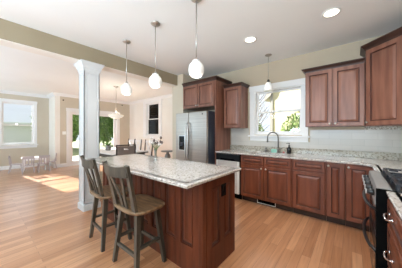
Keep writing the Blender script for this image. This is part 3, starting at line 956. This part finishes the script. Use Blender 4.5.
# white panel chairs on the far side
def make_white_chair():
    r = thing('dining_chair', '', 'chair', (0, 0, 0))
    chair_base(r, 'white_paint')
    obj('seat', MB().box(-.22, .22, -.20, .23, .42, .465, .012), 'white_paint', r)
    for sx in (-1, 1):
        obj('back_post', MB().tube([(sx * .19, -.22, 0), (sx * .195, -.20, .45), (sx * .21, -.26, 1.0)], 0, sq=[(.03, .03), (.04, .03), (.024, .026)]), 'espresso', r)
    M = Matrix.Translation((0, -.205, .45)) @ Matrix.Rotation(R(6.2), 4, 'X') @ Matrix.Translation((0, 0, -.45))
    m = MB().box(-.185, .185, -.012, .012, .92, .975, .004, M)
    m.tube([(-.17, 0, .52), (0, 0, .74), (.17, 0, .93)], 0, M=M, sq=(.05, .02)).tube([(.17, 0, .52), (0, 0, .74), (-.17, 0, .93)], 0, M=M, sq=(.05, .02))
    m.box(-.185, .185, -.010, .010, .49, .53, .003, M)
    obj('backrest', m, 'white_paint', r)
    return r
wc = make_white_chair()
wc.scale = (1, 1, 1.06)
wc.location = (-6.30, 3.33, 0); wc.rotation_euler = (0, 0, R(180))
wc['label'] = 'white cross back dining chair beyond the table, nearest the patio door'
wc['group'] = 'white dining chairs beyond the table'
for x, lb in ((-5.86, 'middle white cross back dining chair beyond the table'), (-5.20, 'white cross back dining chair beyond the table, nearest the refrigerator')):
    c = copy_tree(wc); c.location = (x, 3.33, 0); c['label'] = lb
r = thing('glass_centerpiece', 'small grey glass vase of greenery on the dining table', 'vase', (-5.75, 2.50, .75))
obj('body', MB().lathe([(.055, 0), (.075, .02), (.085, .08), (.07, .13), (.06, .15)], 20), 'grey_glaze', r)
m = MB()
for i in range(16):
    a = random.uniform(0, 2 * PI); e = random.uniform(.2, 1.0)
    M = Matrix.Translation((0, 0, .14)) @ Matrix.Rotation(a, 4, 'Z') @ Matrix.Rotation(e, 4, 'Y') @ Matrix.Diagonal((1, .3, 1, 1))
    m.lathe([(0, 0), (.018, .05), (.014, .10), (0, .15)], 8, M)
obj('foliage', m, 'leaves_dark', r)
r = thing('round_side_stand', 'small round topped grey stand left of the refrigerator', 'stand', (-3.90, 3.28, 0))
obj('top', MB().lathe([(0, .775), (.17, .775), (.185, .785), (.185, .80), (.17, .808), (0, .808)], 28), 'grey_glaze', r)
obj('pedestal', MB().lathe([(.04, .03), (.025, .10), (.03, .40), (.06, .55), (.085, .64), (.06, .71), (.03, .74), (.05, .775)], 20), 'dark_metal', r)
obj('foot', MB().lathe([(.16, 0), (.16, .02), (.05, .04), (.03, .05)], 24), 'cast_iron', r)

# ------------------------------------------------------------------ play table and chairs
r = thing('play_table', 'low white children\'s table under the living room window', 'table', (-8.42, 1.20, 0), R(80))
obj('tabletop', MB().box(-.33, .33, -.24, .24, .44, .465, .006), 'white_paint', r)
obj('apron', MB().box(-.29, .29, -.205, -.19, .37, .44).box(-.29, .29, .19, .205, .37, .44).box(-.29, -.275, -.19, .19, .37, .44).box(.275, .29, -.19, .19, .37, .44), 'white_paint', r)
for sx in (-1, 1):
    for sy in (-1, 1):
        obj('leg', MB().box(sx * .28 - .02, sx * .28 + .02, sy * .18 - .02, sy * .18 + .02, 0, .44, .003), 'white_paint', r)
def make_kid_chair():
    r = thing('play_chair', '', 'chair', (0, 0, 0))
    obj('seat', MB().box(-.14, .14, -.13, .14, .25, .27, .006), 'play_grey', r)
    for sx in (-1, 1):
        obj('leg', MB().tube([(sx * .12, .11, .25), (sx * .14, .15, 0)], 0, sq=(.026, .026)), 'play_grey', r)
        obj('rear_leg', MB().tube([(sx * .14, -.17, 0), (sx * .12, -.12, .26), (sx * .13, -.17, .54)], 0, sq=(.026, .026)), 'play_grey', r)
    obj('backrest', MB().box(-.13, .13, -.175, -.160, .46, .55, .004).box(-.09, -.06, -.165, -.150, .27, .47).box(-.015, .015, -.165, -.150, .27, .47).box(.06, .09, -.165, -.150, .27, .47), 'play_grey', r)
    return r
kc = make_kid_chair()
kc['group'] = 'pale grey play chairs'
kc.location = (-8.48, .76, 0); kc.rotation_euler = (0, 0, R(-10))
kc['label'] = 'small pale grey child chair at the left end of the play table'
for (x, y, a, lb) in ((-8.36, 1.61, 172, 'small pale grey child chair at the right end of the play table'),
                      (-8.02, .99, 84, 'small pale grey child chair before the play table, on its left half'),
                      (-8.0, 1.36, 88, 'small pale grey child chair before the play table, on its right half')):
    c = copy_tree(kc); c.location = (x, y, 0); c.rotation_euler = (0, 0, R(a)); c['label'] = lb

# wall fittings
r = thing('switch_plate', 'white double light switch plate left of the patio door', 'switch', (XD, 2.03, 1.28), PI / 2)
obj('plate', MB().box(-.058, .058, -.006, 0, -.06, .06, .002), 'white_plastic', r)
for x in (-.024, .024): obj('toggle', MB().box(x - .005, x + .005, -.014, -.006, -.010, .012, .001), 'white_plastic', r)
for y, lb in ((2.0, 'small black sensor high on the wall left of the patio door'), (4.29, 'small black sensor high on the wall right of the patio door')):
    tag(obj('wall_sensor', MB().lathe([(.024, 0), (.024, .012), (.014, .024), (0, .026)], 14, Matrix.Rotation(PI / 2, 4, 'X')), 'black_matte', None, (XD, y, 2.52 if y < 3 else 2.58), PI / 2), lb, 'sensor')

# ------------------------------------------------------------------ outside
# cream house beyond the kitchen window
r = thing('neighbor_house', 'cream sided house with a grey eave, seen through the kitchen window', 'house', (-2.66, 8.0, -.249), R(-12))
obj('wall', MB().prism([(0, 0), (4.6, 0), (4.6, 6.2), (1.5, 6.2), (0, 3.3)], 0, .2, M=Matrix(((1, 0, 0, 0), (0, 0, 1, 0), (0, 1, 0, 0), (0, 0, 0, 1)))), 'siding_cream', r)
obj('side_wall', MB().box(0, .2, .2, 6, 0, 3.26), 'siding_cream', r)
obj('corner_board', MB().box(-.06, .06, -.03, .0, 0, 3.2), 'roof_trim', r)
obj('eave', MB().prism([(-.30, 2.92), (-.30, 3.02), (1.5, 6.50), (1.5, 6.30), (0, 3.12)], -.10, 6.2, M=Matrix(((1, 0, 0, 0), (0, 0, 1, 0), (0, 1, 0, 0), (0, 0, 0, 1)))), 'roof_trim', r)

def blob_foliage(name_bm, c, rad, n, leaf, seed):
    rnd = random.Random(seed)
    b = name_bm.bm
    for i in range(n):
        u = rnd.random() * 2 * PI; v = math.acos(rnd.uniform(-1, 1)); q = rnd.random() ** .4
        p = Vector((c[0] + rad[0] * q * math.sin(v) * math.cos(u), c[1] + rad[1] * q * math.sin(v) * math.sin(u), c[2] + rad[2] * q * math.cos(v)))
        E = Euler((rnd.uniform(0, 6.28), rnd.uniform(0, 6.28), rnd.uniform(0, 6.28))).to_matrix()
        s = leaf * rnd.uniform(.6, 1.3)
        vs_ = [b.verts.new(p + E @ Vector(k)) for k in ((-s, 0, 0), (0, -s * .45, 0), (s, 0, s * .15), (0, s * .45, 0))]
        b.faces.new(vs_)
def shrub(name, label, loc, rad, n, leaf, mt, cat='shrub', trunk=True, seed=1, group=None):
    r = thing(name, label, cat, loc, 0, group)
    m = MB(); blob_foliage(m, (0, 0, rad[2] + .22), rad, n, leaf, seed)
    obj('foliage', m, mt, r)
    if trunk: obj('trunk', MB().tube([(0, 0, 0), (.02, 0, rad[2] * .7), (0, .03, rad[2] * 1.3)], [.08, .06, .03], 8), 'bark', r)
    return r
shrub('shrub', 'green shrub in front of the cream house, lower right of the kitchen window', (-1.10, 6.6, -.25), (.85, .6, 1.06), 3200, .06, 'leaves_bright', seed=3)
shrub('shrub', 'green shrub at the left corner of the cream house', (-2.98, 6.95, -.25), (.42, .40, .92), 1500, .06, 'leaves_bright', seed=4)
r = thing('bare_tree', 'leafless tree left of the cream house, through the kitchen window', 'tree', (-4.9, 11.5, -.25))
obj('trunk', MB().tube([(0, 0, 0), (.05, 0, 1.4), (0, 0, 2.8), (.1, 0, 4.6)], [.14, .11, .08, .03], 8), 'bark', r)
rnd = random.Random(5)
m = MB()
for i in range(26):
    z = rnd.uniform(1.2, 4.2); a = rnd.uniform(0, 6.28); l = rnd.uniform(.6, 1.3)
    e = Vector((math.cos(a) * l, math.sin(a) * l, z + l * .9))
    mid = Vector((math.cos(a) * l * .5, math.sin(a) * l * .5, z + l * .3))
    m.tube([(.03, 0, z), mid, e], [.03, .02, .008], 5)
    for j in range(3):
        a2 = a + rnd.uniform(-1.2, 1.2)
        m.tube([mid.lerp(e, .3 * j + .1), mid.lerp(e, .3 * j + .1) + Vector((math.cos(a2), math.sin(a2), .8)) * .45], [.012, .004], 4)
obj('branches', m, 'bark', r)
# trees beyond patio door
for i, (x, y, rz, sd, lb) in enumerate(((-19.0, 4.2, 2.3, 11, 'leafy green tree beyond the patio door, left side'),
                                    (-22.8, 9.4, 2.8, 12, 'leafy green tree in the middle of the patio view'),
                                    (-19.0, 11.0, 2.3, 13, 'leafy green tree beyond the patio door, right side'))):
    shrub('leafy_tree', lb, (x, y, -.25), (1.75, 1.68, rz), 6500, .17, 'leaves_dark', 'tree', True, sd, 'trees beyond the patio door')
tag(obj('patio', MB().box(-12, -8.56, 1.2, 5.6, -.25, -.03), 'patio_stone'), 'pale stone patio outside the glazed door', 'patio')
# grey house seen through living room window
r = thing('neighbor_house', 'grey sided house seen through the living room window', 'house', (-24, -6.5, -.25))
obj('wall', MB().box(-.2, 0, 0, 12, 0, 2.6), 'siding_grey', r)
obj('roof', MB().prism([(.45, 2.45), (-4, 5.0), (-4, 4.8), (.45, 2.30)], -.4, 12.4, M=Matrix(((1, 0, 0, 0), (0, 0, 1, 0), (0, 1, 0, 0), (0, 0, 0, 1)))), 'snow_roof', r)
# brown house seen through the dining window
r = thing('neighbor_house', 'dark brown sided house wall seen through the dining window', 'house', (-17.5, 9.0, -.25))
obj('wall', MB().box(0, 8, 0, .2, 0, 5.5), 'siding_brown', r)
obj('corner_board', MB().box(8, 8.1, -.03, .2, 0, 5.5), 'roof_trim', r)
